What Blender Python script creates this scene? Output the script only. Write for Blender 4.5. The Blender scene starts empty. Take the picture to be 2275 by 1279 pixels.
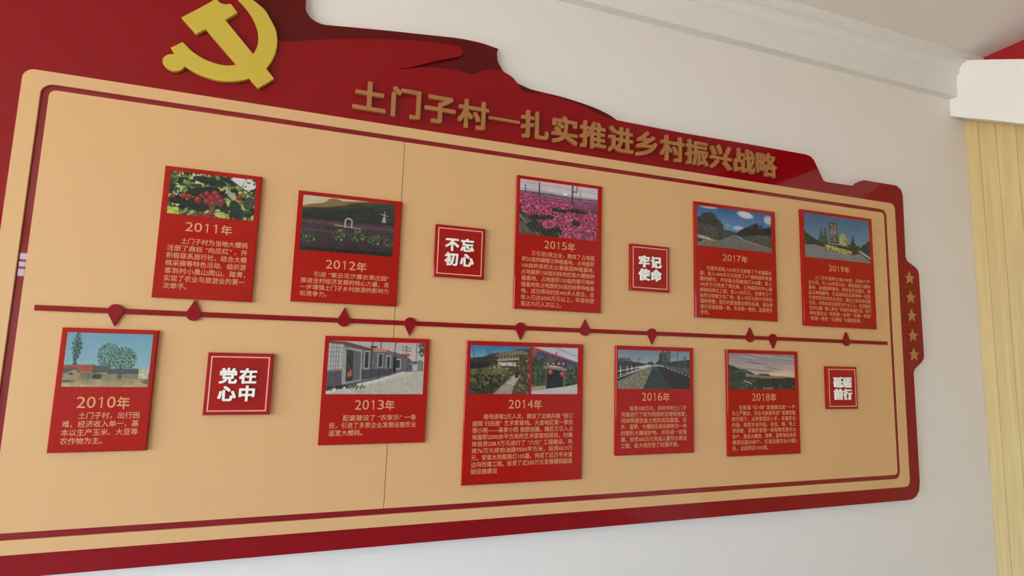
import bpy, math, random
import numpy as np
from mathutils import Matrix, Vector

sc = bpy.context.scene
C = bpy.context.collection
# ------------------------------------------------------------------ camera
cd = bpy.data.cameras.new('camera'); cam = bpy.data.objects.new('camera', cd); C.objects.link(cam)
cd.sensor_width = 36; cd.sensor_fit = 'HORIZONTAL'; cd.lens = 36 * 1157.64 / 2275; cd.clip_start = 0.02
R_ = Matrix(((0.94909, -0.06314, -0.30861), (-0.31364, -0.09841, -0.94443), (0.02926, 0.99314, -0.11320)))
cam.matrix_world = Matrix.Translation((0, -1.5, 1.5)) @ R_.to_4x4()
sc.camera = cam
# ------------------------------------------------------------------ world, lights, exposure
wd = bpy.data.worlds.new('sky'); sc.world = wd; wd.use_nodes = True
bg = wd.node_tree.nodes['Background']; bg.inputs[0].default_value = (0.64, 0.825, 1.03, 1); bg.inputs[1].default_value = 14.0
sc.view_settings.view_transform = 'Standard'; sc.view_settings.look = 'None'
sc.view_settings.exposure = 0.32; sc.view_settings.gamma = 1.0; sc.view_settings.use_curve_mapping = False
sc.cycles.use_denoising = True
sc.cycles.max_bounces = 10; sc.cycles.diffuse_bounces = 6

WINDOWS = [(-1.9, -0.45), (-3.7, -2.25), (-5.5, -4.05)]     # openings in the left wall, y from / to
XL, XR, YB, ZC = -4.2, 2.618, -6.0, 2.828
WZ0, WZ1 = 0.55, 2.45
for a, b in WINDOWS:                                     # light portals in the window openings (they give off no light themselves)
    l = bpy.data.lights.new('window_portal', 'AREA'); l.shape = 'RECTANGLE'
    l.size = b - a; l.size_y = WZ1 - WZ0; l.cycles.is_portal = True
    o = bpy.data.objects.new('window_portal', l); C.objects.link(o)
    o.location = (XL - 0.12, (a + b) / 2, (WZ0 + WZ1) / 2)
    o.rotation_euler = (math.radians(90), 0, math.radians(-90))
l = bpy.data.lights.new('sun', 'SUN'); l.energy = 38; l.angle = 0.01; l.color = (1.0, 0.93, 0.82)   # falls along the window wall, lights the yard outside
o = bpy.data.objects.new('sun', l); C.objects.link(o)
o.rotation_euler = Vector((-0.06, 0.5, -0.87)).to_track_quat('-Z', 'Y').to_euler()

# ------------------------------------------------------------------ helpers
def lin(r, g, b):
    f = lambda c: (c / 255 / 12.92) if c <= 10 else ((c / 255 + 0.055) / 1.055) ** 2.4
    return (f(r), f(g), f(b), 1)
MATS = {}
def mat(name, col, rough=0.5, spec=0.5, var=0.0, scale=6.0, bump=0.0, bscale=200, metal=0.0, coat=0.0):
    m = bpy.data.materials.new(name); m.use_nodes = True; nt = m.node_tree; b = nt.nodes['Principled BSDF']
    b.inputs['Base Color'].default_value = col; b.inputs['Roughness'].default_value = rough
    b.inputs['Specular IOR Level'].default_value = spec; b.inputs['Metallic'].default_value = metal
    b.inputs['Coat Weight'].default_value = coat; b.inputs['Coat Roughness'].default_value = 0.03
    tc = nt.nodes.new('ShaderNodeTexCoord')
    if var:
        n = nt.nodes.new('ShaderNodeTexNoise'); n.inputs['Scale'].default_value = scale; n.inputs['Detail'].default_value = 4
        r = nt.nodes.new('ShaderNodeMapRange'); r.inputs['To Min'].default_value = 1 - var; r.inputs['To Max'].default_value = 1 + var
        x = nt.nodes.new('ShaderNodeMix'); x.data_type = 'RGBA'; x.blend_type = 'MULTIPLY'; x.inputs[0].default_value = 1
        x.inputs[6].default_value = col
        nt.links.new(tc.outputs['Object'], n.inputs['Vector']); nt.links.new(n.outputs['Fac'], r.inputs['Value'])
        nt.links.new(r.outputs['Result'], x.inputs[7]); nt.links.new(x.outputs[2], b.inputs['Base Color'])
    if bump:
        n = nt.nodes.new('ShaderNodeTexNoise'); n.inputs['Scale'].default_value = bscale; n.inputs['Detail'].default_value = 3
        u = nt.nodes.new('ShaderNodeBump'); u.inputs['Strength'].default_value = bump; u.inputs['Distance'].default_value = 0.002
        nt.links.new(tc.outputs['Object'], n.inputs['Vector']); nt.links.new(n.outputs['Fac'], u.inputs['Height'])
        nt.links.new(u.outputs['Normal'], b.inputs['Normal'])
    MATS[name] = m; return m

M_wall = mat('white_plaster', (0.80, 0.74, 0.69, 1), 0.8, 0.2, 0.015, 1.5, 0.05)
M_ceil = mat('ceiling_plaster', (0.83, 0.765, 0.70, 1), 0.85, 0.2, 0.015, 1.5, 0.05)
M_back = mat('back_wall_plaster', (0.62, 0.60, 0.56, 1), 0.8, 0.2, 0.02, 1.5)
M_corn = mat('cornice_plaster', (0.79, 0.765, 0.72, 1), 0.6, 0.3, 0.01, 3)
M_box = mat('beam_white', (0.90, 0.865, 0.84, 1), 0.5, 0.3, 0.01, 3)
M_red = mat('glossy_red_acrylic', lin(138, 7, 16), 0.06, 0.22, 0.02, 3)
M_dark = mat('dark_maroon_board', lin(92, 12, 10), 0.25, 0.2, 0.02, 3)
M_strip = mat('red_inlay', lin(138, 9, 18), 0.015, 0.4, 0.02, 3)
M_beige = mat('beige_board', (0.675, 0.398, 0.180, 1), 0.45, 0.2, 0.012, 2.2)
M_pred = mat('plaque_red_acrylic', lin(166, 18, 8), 0.07, 0.22, 0.02, 4)
M_pedge = mat('plaque_edge', lin(192, 40, 28), 0.15, 0.5)
M_sred = mat('sign_red_acrylic', lin(162, 18, 11), 0.07, 0.25, 0.02, 4)
M_bar = mat('timeline_red_acrylic', lin(138, 7, 15), 0.08, 0.22, 0.02, 4)
M_gold = mat('headline_gold', lin(172, 114, 62), 0.38, 0.4, 0.03, 14, metal=0.15)
M_emb = mat('emblem_gold_paint', lin(200, 172, 58), 0.4, 0.4, 0.03, 5)
M_star = mat('star_gold', lin(170, 122, 56), 0.35, 0.5, 0.05, 40)
M_print = mat('tan_print', lin(214, 152, 106), 0.4, 0.3)
M_year = mat('tan_year_print', lin(214, 150, 98), 0.4, 0.3)
M_line = mat('pale_line_print', lin(238, 180, 158), 0.4, 0.3)
M_white = mat('white_acrylic', lin(240, 236, 222), 0.3, 0.4)
M_floor = mat('floor_tile', (0.36, 0.39, 0.43, 1), 0.3, 0.5, 0.06, 2)
M_grout = mat('tile_grout', (0.3, 0.28, 0.25, 1), 0.8, 0.2)
M_ban = mat('banner_red', lin(170, 32, 36), 0.5, 0.3, 0.02, 3)
M_frame = mat('window_frame_white', (0.8, 0.8, 0.8, 1), 0.35, 0.4)
M_ground = mat('courtyard_ground', (0.46, 0.39, 0.29, 1), 0.9, 0.1, 0.1, 1)
M_seam = mat('joint_shadow', lin(90, 70, 45), 0.9, 0.1)

# photo prints: colour stored on the flat print mesh
M_photo = bpy.data.materials.new('photo_print'); M_photo.use_nodes = True
_b = M_photo.node_tree.nodes['Principled BSDF']; _b.inputs['Roughness'].default_value = 0.12; _b.inputs['Specular IOR Level'].default_value = 0.4
_a = M_photo.node_tree.nodes.new('ShaderNodeVertexColor'); _a.layer_name = 'print'
M_photo.node_tree.links.new(_a.outputs[0], _b.inputs['Base Color'])

# wood
def wood_mat():
    m = bpy.data.materials.new('pale_wood'); m.use_nodes = True; nt = m.node_tree; b = nt.nodes['Principled BSDF']
    tc = nt.nodes.new('ShaderNodeTexCoord'); mp = nt.nodes.new('ShaderNodeMapping')
    mp.inputs['Scale'].default_value = (6, 34, 1.2)
    oi = nt.nodes.new('ShaderNodeObjectInfo'); ad = nt.nodes.new('ShaderNodeVectorMath'); ad.operation = 'ADD'
    nt.links.new(tc.outputs['Object'], ad.inputs[0]); nt.links.new(oi.outputs['Random'], ad.inputs[1])
    nt.links.new(ad.outputs[0], mp.inputs['Vector'])
    n = nt.nodes.new('ShaderNodeTexNoise'); n.inputs['Scale'].default_value = 1.4; n.inputs['Detail'].default_value = 7; n.inputs['Distortion'].default_value = 1.1
    nt.links.new(mp.outputs[0], n.inputs['Vector'])
    n2 = nt.nodes.new('ShaderNodeTexNoise'); n2.inputs['Scale'].default_value = 9; n2.inputs['Detail'].default_value = 3
    nt.links.new(mp.outputs[0], n2.inputs['Vector'])
    r = nt.nodes.new('ShaderNodeValToRGB'); r.color_ramp.elements[0].position = 0.3; r.color_ramp.elements[0].color = lin(208, 178, 122)
    r.color_ramp.elements[1].position = 0.62; r.color_ramp.elements[1].color = lin(220, 192, 138)
    nt.links.new(n.outputs['Fac'], r.inputs[0])
    x = nt.nodes.new('ShaderNodeMix'); x.data_type = 'RGBA'; x.blend_type = 'MULTIPLY'; x.inputs[0].default_value = 1
    mr = nt.nodes.new('ShaderNodeMapRange'); mr.inputs['To Min'].default_value = 0.93; mr.inputs['To Max'].default_value = 1.05
    nt.links.new(n2.outputs['Fac'], mr.inputs['Value'])
    nt.links.new(r.outputs[0], x.inputs[6]); nt.links.new(mr.outputs[0], x.inputs[7]); nt.links.new(x.outputs[2], b.inputs['Base Color'])
    b.inputs['Roughness'].default_value = 0.45; b.inputs['Specular IOR Level'].default_value = 0.3
    return m
M_wood = wood_mat()

def wloc(o):
    v = Vector((0, 0, 0))
    while o is not None: v = v + o.location; o = o.parent
    return v
def mobj(name, vf, m, parent=None, smooth=False):
    """link ONE mesh object from world-space (verts, faces)"""
    vs, fs = vf; off = wloc(parent)
    me = bpy.data.meshes.new(name)
    a = np.asarray(vs, dtype=float).reshape(-1, 3) - np.array(off)
    me.from_pydata(a.tolist(), [], fs); me.update()
    if m: me.materials.append(m)
    if smooth:
        for p in me.polygons: p.use_smooth = True
    o = bpy.data.objects.new(name, me); C.objects.link(o); o.parent = parent
    return o
def tag(o, label=None, cat=None, group=None, kind=None):
    if label: o['label'] = label
    if cat: o['category'] = cat
    if group: o['group'] = group
    if kind: o['kind'] = kind
    return o
def thing(name, loc, label, cat, group=None):
    o = bpy.data.objects.new(name, None); C.objects.link(o); o.location = loc; o.empty_display_size = 0.05
    return tag(o, label, cat, group)
def merge(*parts):
    V = []; F = []
    for v, f in parts:
        n = len(V); V += [tuple(p) for p in v]; F += [tuple(i + n for i in q) for q in f]
    return V, F
def box(x0, x1, y0, y1, z0, z1):
    v = [(x, y, z) for x in (x0, x1) for y in (y0, y1) for z in (z0, z1)]
    return v, [(0, 1, 3, 2), (4, 6, 7, 5), (0, 4, 5, 1), (2, 3, 7, 6), (0, 2, 6, 4), (1, 5, 7, 3)]
def earclip(l):
    n = len(l); area = sum(l[i][0] * l[(i + 1) % n][1] - l[(i + 1) % n][0] * l[i][1] for i in range(n))
    idx = list(range(n)) if area > 0 else list(range(n - 1, -1, -1)); out = []
    def cr(a, b, c): return (b[0] - a[0]) * (c[1] - a[1]) - (b[1] - a[1]) * (c[0] - a[0])
    while len(idx) > 3:
        best = None
        for k in range(len(idx)):
            i, j, m = idx[k - 1], idx[k], idx[(k + 1) % len(idx)]; a, b, c = l[i], l[j], l[m]
            if cr(a, b, c) <= 1e-12: continue
            if any(q not in (i, j, m) and cr(a, b, l[q]) >= 0 and cr(b, c, l[q]) >= 0 and cr(c, a, l[q]) >= 0 for q in idx): continue
            best = k; break
        if best is None: best = 0
        out.append((idx[best - 1], idx[best], idx[(best + 1) % len(idx)])); idx.pop(best)
    out.append(tuple(idx)); return out
def prism(loops, yb, yf, bevel=0.0):
    """extrude a 2D outline (first loop) with holes (others) lying in x,z from y=yb to y=yf"""
    if isinstance(loops[0][0], (int, float)): loops = [loops]
    flat = [p for l in loops for p in l]; n = len(flat)
    if len(loops) == 1: tris = earclip(loops[0])
    elif len(loops[0]) == len(loops[1]):          # ring of two outlines with matching points
        m = len(loops[0]); tris = [q for i in range(m) for q in ((i, (i + 1) % m, m + (i + 1) % m), (i, m + (i + 1) % m, m + i))]
    V = [(p[0], yf, p[1]) for p in flat] + [(p[0], yb, p[1]) for p in flat]
    F = []
    for t in tris:
        a, b, c = (Vector((flat[i][0], flat[i][1])) for i in t)
        cr = (b - a).x * (c - a).y - (b - a).y * (c - a).x
        t = tuple(t) if cr > 0 else tuple(reversed(t))
        F.append(t); F.append(tuple(i + n for i in reversed(t)))
    s = 0
    for k, l in enumerate(loops):
        m = len(l); area = sum(l[i][0] * l[(i + 1) % m][1] - l[(i + 1) % m][0] * l[i][1] for i in range(m))
        ccw = (area > 0) != (k > 0)
        for i in range(m):
            a, b = s + i, s + (i + 1) % m
            F.append((a, a + n, b + n, b) if ccw else (b, b + n, a + n, a))
        s += m
    return V, F
def bevel_slab(x0, x1, z0, z1, yb, yf, b=0.0018):
    a = [(x0, z0), (x1, z0), (x1, z1), (x0, z1)]; c = [(x0 + b, z0 + b), (x1 - b, z0 + b), (x1 - b, z1 - b), (x0 + b, z1 - b)]
    V = [(x, yb, z) for x, z in a] + [(x, yf + b, z) for x, z in a] + [(x, yf, z) for x, z in c]
    F = [(3, 2, 1, 0), (8, 9, 10, 11)]
    for i in range(4):
        j = (i + 1) % 4
        F.append((i, j, 4 + j, 4 + i)); F.append((4 + i, 4 + j, 8 + j, 8 + i))
    return V, F
def rr(x0, x1, z0, z1, r, n=8):
    out = []
    for cx, cz, a0 in ((x1 - r, z0 + r, -90), (x1 - r, z1 - r, 0), (x0 + r, z1 - r, 90), (x0 + r, z0 + r, 180)):
        for i in range(n + 1):
            a = math.radians(a0 + 90 * i / n); out.append((cx + r * math.cos(a), cz + r * math.sin(a)))
    return out
def S(p, t):      # measurements were taken on the wall plane 1.5 m from the camera; carry them to a face standing t proud
    k = 1 - t / 1.5
    return (p[0] * k, 1.5 + (p[1] - 1.5) * k)
def SR(x0, x1, z1, z0, t):
    a = S((x0, z0), t); b = S((x1, z1), t)
    return a[0], b[0], a[1], b[1]
def SF(x0, x1, z1, z0, t):   # outer silhouette: an edge turned towards the camera's side shows its back rim
    a = S((x0, z0), t); b = S((x1, z1), t); c = S((x0, z0), t - 0.0095); d = S((x1, z1), t - 0.0095)
    return (c[0] if x0 > 0 else a[0]), (d[0] if x1 < 0 else b[0]), (c[1] if z0 > 1.5 else a[1]), b[1]

# ------------------------------------------------------------------ lettering (built-in font outlines)
_fc = bpy.data.curves.new('lettering', 'FONT'); _fo = bpy.data.objects.new('lettering', _fc); C.objects.link(_fo)
def glyph(txt, offset=0.0, extr=0.0, res=3):
    """offset thickens the strokes: the outline is repeated, shifted a little each way"""
    if offset:
        a, f = glyph(txt, 0, extr, res); n = len(a); A = []; F = []
        k = 16 if extr else 3
        for i in range(k):
            t = 2 * math.pi * (i + .5) / k; dx, dz = offset * math.cos(t), offset * math.sin(t)
            if extr:      # square corners; every copy a hair off its neighbours so that no faces coincide
                q = ((-1, -1), (1, -1), (1, 1), (-1, 1)); g, e = divmod(i, 4); e /= 4; c0, c1 = q[g], q[(g + 1) % 4]
                dx, dz = (offset * (c0[h] * (1 - e) + c1[h] * e) * (1 - .012 * ((5 * i + 3 * h) % 16)) for h in (0, 1))
            d = np.array([dx, dz, 0.0004 * i if extr else 0.00006 * i])
            A.append(a + d); F += [tuple(q + i * n for q in p) for p in f]
        return np.concatenate(A), F
    _fc.body = txt; _fc.extrude = extr; _fc.resolution_u = res
    dg = bpy.context.evaluated_depsgraph_get(); dg.update()
    me = bpy.data.meshes.new_from_object(_fo.evaluated_get(dg))
    n = len(me.vertices); a = np.empty(n * 3); me.vertices.foreach_get('co', a); a = a.reshape(-1, 3)
    f = [tuple(p.vertices) for p in me.polygons]; bpy.data.meshes.remove(me)
    return a, f
def place(a, f, x0, x1, z0, z1, yf, depth, bb=None):
    """map glyph bbox (or bb) to rectangle; extruded glyph z -> y"""
    if bb is None: bb = (a[:, 0].min(), a[:, 0].max(), a[:, 1].min(), a[:, 1].max())
    X = x0 + (a[:, 0] - bb[0]) / (bb[1] - bb[0]) * (x1 - x0)
    Z = z0 + (a[:, 1] - bb[2]) / (bb[3] - bb[2]) * (z1 - z0)
    zz = a[:, 2]; h = zz.max() - zz.min()
    Y = yf - zz if depth == 0 else yf + (zz.max() - zz) / h * depth
    V = np.stack([X, Y, Z], 1).tolist()
    return V, f

# ------------------------------------------------------------------ outlines measured on the wall (x, z in metres)
SIL_TOP=[(-0.1511,2.4616),(-0.1493,2.4360),(-0.1450,2.4248),(-0.1397,2.4178),(-0.1320,2.4101),(-0.1221,2.4043),(-0.1086,2.4006),(-0.0916,2.3998),(-0.0367,2.4071),(0.0246,2.4150),(0.0849,2.4225),(0.1468,2.4295),(0.2309,2.4391),(0.2798,2.4443),(0.3196,2.4465),(0.3733,2.4457),(0.4209,2.4387),(0.4176,2.4267),(0.4181,2.4117),(0.4216,2.3958),(0.4318,2.3783),(0.4427,2.3654),(0.4701,2.3543),(0.4873,2.3373),(0.5088,2.3316),(0.5335,2.3257),(0.5787,2.3228),(0.6293,2.3207),(0.6794,2.3159),(0.7270,2.3097),(0.7687,2.3022),(0.7974,2.2946),(0.8213,2.2869),(0.8471,2.2746)]
SIL_R=[(1.1022,2.2721),(1.4101,2.2756),(1.6739,2.2763),(1.6954,2.2722),(1.7116,2.2600),(1.7349,2.2215),(1.7560,2.1844),(1.7696,2.1789),(1.9160,2.1812),(1.9283,2.1846),(1.9361,2.1931),(1.9490,2.2050),(1.9715,2.2126),(2.1531,2.2133),(2.1756,2.2027),(2.1871,2.1829),(2.1883,2.1638),(2.1844,1.9149),(2.1934,1.8988),(2.2397,1.8761),(2.2531,1.8640),(2.2560,1.8510),(2.2577,1.5158),(2.2539,1.5025),(2.2425,1.4896),(2.2018,1.4620),(2.1931,1.4483),(2.1921,1.0261),(2.1853,0.9899),(2.1676,0.9705),(2.1460,0.9617),(2.1191,0.9601)]
BR_TOP=[(-0.2708,2.4316),(-0.2698,2.4185),(-0.2602,2.3809),(-0.2400,2.3392),(-0.2140,2.3265),(-0.1876,2.3291),(-0.1617,2.3351),(-0.0887,2.3564),(-0.0320,2.3711),(0.0264,2.3844),(0.1065,2.4001),(0.1895,2.4138),(0.2541,2.4194),(0.2836,2.4192),(0.2979,2.4172),(0.3053,2.4106),(0.3071,2.4014),(0.3032,2.3932),(0.2949,2.3863),(0.2735,2.3766),(0.2345,2.3611),(0.1850,2.3378),(0.1523,2.3218),(0.1224,2.3107),(0.1134,2.3067),(0.1420,2.3157),(0.1727,2.3255),(0.2016,2.3322),(0.2356,2.3367),(0.2884,2.3396),(0.3239,2.3377),(0.3411,2.3379),(0.3538,2.3438),(0.3637,2.3510),(0.3794,2.3586),(0.3953,2.3634),(0.4321,2.3701),(0.4412,2.3659),(0.4701,2.3543),(0.4873,2.3373),(0.4952,2.3259),(0.5116,2.3139),(0.5277,2.3127),(0.5446,2.3142),(0.5750,2.3205),(0.6016,2.3166),(0.6295,2.3145),(0.6714,2.3098),(0.7189,2.3017),(0.7588,2.2898),(0.8001,2.2777),(0.8282,2.2753),(0.8471,2.2746)]
HAM=[(-0.4483,2.3376),(-0.4123,2.3709),(-0.3758,2.4065),(-0.3717,2.4088),(-0.3647,2.4021),(-0.3579,2.3992),(-0.3514,2.3992),(-0.3439,2.4010),(-0.3370,2.4041),(-0.3280,2.3935),(-0.3190,2.3830),(-0.3465,2.3551),(-0.2716,2.2732),(-0.2370,2.2395),(-0.2152,2.2137),(-0.2525,2.1790),(-0.2763,2.2023),(-0.3103,2.2353),(-0.3901,2.3183),(-0.4115,2.3004)]
SIC=[(-0.2824,2.4273),(-0.2628,2.4152),(-0.2506,2.4045),(-0.2421,2.3919),(-0.2265,2.3662),(-0.2205,2.3530),(-0.2171,2.3386),(-0.2154,2.3249),(-0.2152,2.3121),(-0.2163,2.2969),(-0.2184,2.2845),(-0.2262,2.2611),(-0.2370,2.2395),(-0.2544,2.2183),(-0.2763,2.2023),(-0.2968,2.1923),(-0.3114,2.1877),(-0.3263,2.1842),(-0.3412,2.1825),(-0.3556,2.1826),(-0.3813,2.1868),(-0.4052,2.1941),(-0.4295,2.2059),(-0.4341,2.1972),(-0.4433,2.1904),(-0.4523,2.1882),(-0.4637,2.1906),(-0.4733,2.1966),(-0.4792,2.2059),(-0.4792,2.2164),(-0.4742,2.2252),(-0.4654,2.2317),(-0.4554,2.2343),(-0.4651,2.2492),(-0.4396,2.2708),(-0.4199,2.2530),(-0.3974,2.2393),(-0.3734,2.2308),(-0.3495,2.2272),(-0.3299,2.2283),(-0.3102,2.2345),(-0.2961,2.2421),(-0.2819,2.2567),(-0.2716,2.2732),(-0.2648,2.2916),(-0.2627,2.3038),(-0.2623,2.3171),(-0.2645,2.3352),(-0.2719,2.3578),(-0.2829,2.3795),(-0.2967,2.3982),(-0.3146,2.4169),(-0.3333,2.4317),(-0.3539,2.4422),(-0.3739,2.4475),(-0.3495,2.4552),(-0.3237,2.4500),(-0.3029,2.4394)]

# ================================================================== THE ROOM
def struct(name, vf, m): return tag(mobj(name, vf, m), kind='structure')
T = 0.2
struct('wall_front', box(XL - T, XR + T, 0, T, 0, ZC), M_wall)
struct('wall_right', box(XR, XR + T, YB - T, 0, 0, ZC), M_wall)
struct('ceiling', box(XL - T, XR + T, YB - T, T, ZC, ZC + 0.15), M_ceil)
# left wall with three window openings
parts = [box(XL - T, XL, YB - T, 0, 0, WZ0), box(XL - T, XL, YB - T, 0, WZ1, ZC)]
ed = [YB - T] + [v for a, b in sorted(WINDOWS) for v in (a, b)] + [0]
for i in range(0, len(ed), 2): parts.append(box(XL - T, XL, ed[i], ed[i + 1], WZ0, WZ1))
struct('wall_left', merge(*parts), M_back)
for k, (a, b) in enumerate(WINDOWS):
    w = 0.05; mid = (a + b) / 2
    struct('window_%d' % (k + 1), merge(box(XL - .08, XL - .02, a, a + w, WZ0, WZ1), box(XL - .08, XL - .02, b - w, b, WZ0, WZ1), box(XL - .08, XL - .02, a + w, b - w, WZ0, WZ0 + w),
        box(XL - .08, XL - .02, a + w, b - w, WZ1 - w, WZ1), box(XL - .08, XL - .02, mid - w / 2, mid + w / 2, WZ0 + w, WZ1 - w)), M_frame)
# back wall with a small high window
bx0, bx1, bz0, bz1 = -4.1, -3.47, 2.13, 2.46
struct('wall_back', merge(box(XL, bx0, YB - T, YB, 0, ZC), box(bx1, XR, YB - T, YB, 0, ZC), box(bx0, bx1, YB - T, YB, 0, bz0), box(bx0, bx1, YB - T, YB, bz1, ZC)), M_back)
struct('window_4', merge(box(bx0, bx1, YB - .1, YB - .06, 2.33, 2.355), box(bx0, bx1, YB - .1, YB - .06, 2.245, 2.27), box(-3.535, -3.515, YB - .1, YB - .06, bz0 + .03, 2.33), box(bx0, bx1, YB - .1, YB - .06, bz0, bz0 + .03), box(bx0, bx1, YB - .1, YB - .06, bz1 - .03, bz1), box((bx0 + bx1) / 2 - .015, (bx0 + bx1) / 2 + .015, YB - .1, YB - .06, bz0 + .03, bz1 - .03)), M_frame)
# floor: grout bed and tiles
fl = struct('floor', box(XL - T, XR + T, YB - T, T, -0.12, -0.006), M_grout)
nx, ny = 9, 8
tx, ty = (XR - XL) / nx, -YB / ny
for i in range(nx):
    for j in range(ny):
        mobj('tile', box(XL + i * tx + .002, XL + (i + 1) * tx - .002, YB + j * ty + .002, YB + (j + 1) * ty - .002, -0.006, 0), M_floor, fl)
struct('ground', box(-40, 40, -40, 40, -0.5, -0.3), M_ground)

# cornice along the front wall (profile in y, z)
prof = [(0, 2.6536), (-0.0325, 2.6536), (-0.0325, 2.742), (-0.036, 2.745), (-0.036, 2.750), (-0.044, 2.753), (-0.044, 2.758), (-0.0455, 2.760)]
for i in range(9):
    a = math.radians(90 * i / 8); prof.append((-0.0455 - 0.022 * (1 - math.cos(a)), 2.762 + 0.030 * math.sin(a)))
prof += [(-0.071, 2.7925), (-0.071, 2.797), (-0.078, 2.800), (-0.078, 2.812), (-0.083, 2.815), (-0.083, ZC), (0, ZC)]
n = len(prof)
V = [(XL, y, z) for y, z in prof] + [(XR, y, z) for y, z in prof]
F = [(i, (i + 1) % n, n + (i + 1) % n, n + i) for i in range(n)] + [tuple(range(n)), tuple(reversed(range(n, 2 * n)))]
struct('trim_1', (V, F), M_corn)

# right wall: red banner high up, white boxed beam, wood planks
BXF = 2.516
tag(mobj('banner', box(XR - .004, XR - .0005, -1.9, -0.085, 2.60, ZC - 0.0005), M_ban), 'plain red banner under the ceiling above the white boxed beam at right', 'banner')
prof = [(0.0, 2.577), (-0.081, 2.533), (-0.144, 2.499), (-0.253, 2.4366), (-0.47, 2.312), (-1.9, 2.312), (-1.9, 2.555), (-0.54, 2.555), (-0.2704, 2.6988), (-0.16, 2.757), (-0.0816, 2.7965), (-0.05, ZC), (0.0, ZC)]
n = len(prof)
V = [(BXF, y, z) for y, z in prof] + [(XR - .0045, y, z) for y, z in prof]
F = [(i, n + i, n + (i + 1) % n, (i + 1) % n) for i in range(n)] + [tuple(reversed(range(n))), tuple(range(n, 2 * n))]
b = struct('trim_2', (V, F), M_box)
plk = tag(bpy.data.objects.new('wood_cladding', None), 'pale vertical wood plank cladding below the white boxed beam at right', 'wall cladding'); C.objects.link(plk)
plk.location = (XR, -0.9, 0)
rnd = random.Random(4)
ys = [0.0, -0.050, -0.112, -0.180, -0.262, -0.345, -0.42, -0.50, -0.58, -0.66, -0.74, -0.82, -0.90, -0.98, -1.06, -1.14, -1.22, -1.30, -1.38, -1.46, -1.54, -1.62, -1.70, -1.78, -1.86]
def beam_low(y):
    pts = [(0, 2.577), (-0.081, 2.533), (-0.144, 2.499), (-0.253, 2.4366), (-0.47, 2.312), (-1.9, 2.312)]
    for (a, za), (c, zc) in zip(pts, pts[1:]):
        if y <= a and y >= c: return za + (zc - za) * (y - a) / (c - a)
    return 2.312
for y1, y0 in zip(ys, ys[1:]):
    g = 0.0006; x = XR - 0.012 - rnd.random() * 0.0005
    za, zb = beam_low(y1), beam_low(y0)
    v = [(x, y0 + g, 0.001), (x, y1 - g, 0.001), (x, y1 - g, za), (x, y0 + g, zb), (XR - .001, y0 + g, 0.001), (XR - .001, y1 - g, 0.001), (XR - .001, y1 - g, za), (XR - .001, y0 + g, zb)]
    f = [(0, 3, 2, 1), (4, 5, 6, 7), (0, 1, 5, 4), (2, 3, 7, 6), (1, 2, 6, 5), (0, 4, 7, 3)]
    mobj('plank', (v, f), M_wood, plk)

# ================================================================== THE BOARD
T0, T1, T2 = 0.018, 0.026, 0.032        # proud faces: maroon base, red layer, beige sheets
board = thing('display_board', (0.7, 0, 0.95), 'large red and beige timeline display board with a wavy flag-shaped top on the white wall', 'display board')
LEFT = [(-0.79, 0.960), (-0.815, 0.972), (-0.83, 1.00), (-0.83, 1.455), (-0.87, 1.49), (-0.87, 1.86), (-0.83, 1.90), (-0.83, 2.05), (-0.88, 2.14), (-0.98, 2.22), (-1.02, 2.34), (-0.99, 2.46), (-0.90, 2.545), (-0.75, 2.59), (-0.55, 2.61)]
TOP_OFF = [(-0.35, 2.615), (-0.22, 2.60), (-0.165, 2.555), (-0.152, 2.50)]
def smooth(l):
    def turn(a, b, c):
        u = (b[0] - a[0], b[1] - a[1]); v = (c[0] - b[0], c[1] - b[1])
        return abs(math.atan2(u[0] * v[1] - u[1] * v[0], u[0] * v[0] + u[1] * v[1]))
    n = len(l); ok = [0 < i < n - 1 and turn(l[i - 1], l[i], l[i + 1]) < 0.62 for i in range(n)]; out = []
    for i in range(n - 1):
        out.append(l[i])
        if ok[i] and ok[i + 1]:
            for t in (1 / 3, 2 / 3):
                out.append(tuple(.5 * (2 * l[i][k] + (l[i + 1][k] - l[i - 1][k]) * t + (2 * l[i - 1][k] - 5 * l[i][k] + 4 * l[i + 1][k] - l[i + 2][k]) * t * t + (3 * l[i][k] - l[i - 1][k] - 3 * l[i + 1][k] + l[i + 2][k]) * t ** 3) for k in (0, 1)))
    return out + [l[-1]]
SIL_TOP, BR_TOP = smooth(SIL_TOP), smooth(BR_TOP)
base_loop = [S(p, T0) for p in LEFT + TOP_OFF + SIL_TOP] + [S(p, T0) for p in SIL_R]
# the maroon base stays a touch inside the red layer wherever the red layer runs to the edge
cx, cz = 0.7, 1.6
def shrink(p, d=0.003):
    return (p[0] - d * (1 if p[0] > cx else -1), p[1] - d * (1 if p[1] > cz else -1))
nt_ = len(LEFT) + len(TOP_OFF) + len(SIL_TOP)
base_loop = base_loop[:nt_] + [shrink(p) for p in base_loop[nt_:]]
mobj('base_sheet', prism(base_loop, -0.0005, -T0), M_dark, board)['label'] = 'dark maroon back layer showing as the folds of the flag shape'
red_loop = [S(p, T1) for p in LEFT + [(-0.40, 2.60), (-0.30, 2.53), (-0.272, 2.46)] + BR_TOP + SIL_R]
mobj('red_sheet', prism(red_loop, -T0, -T1), M_red, board)['label'] = 'glossy bright red front layer'
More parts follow.
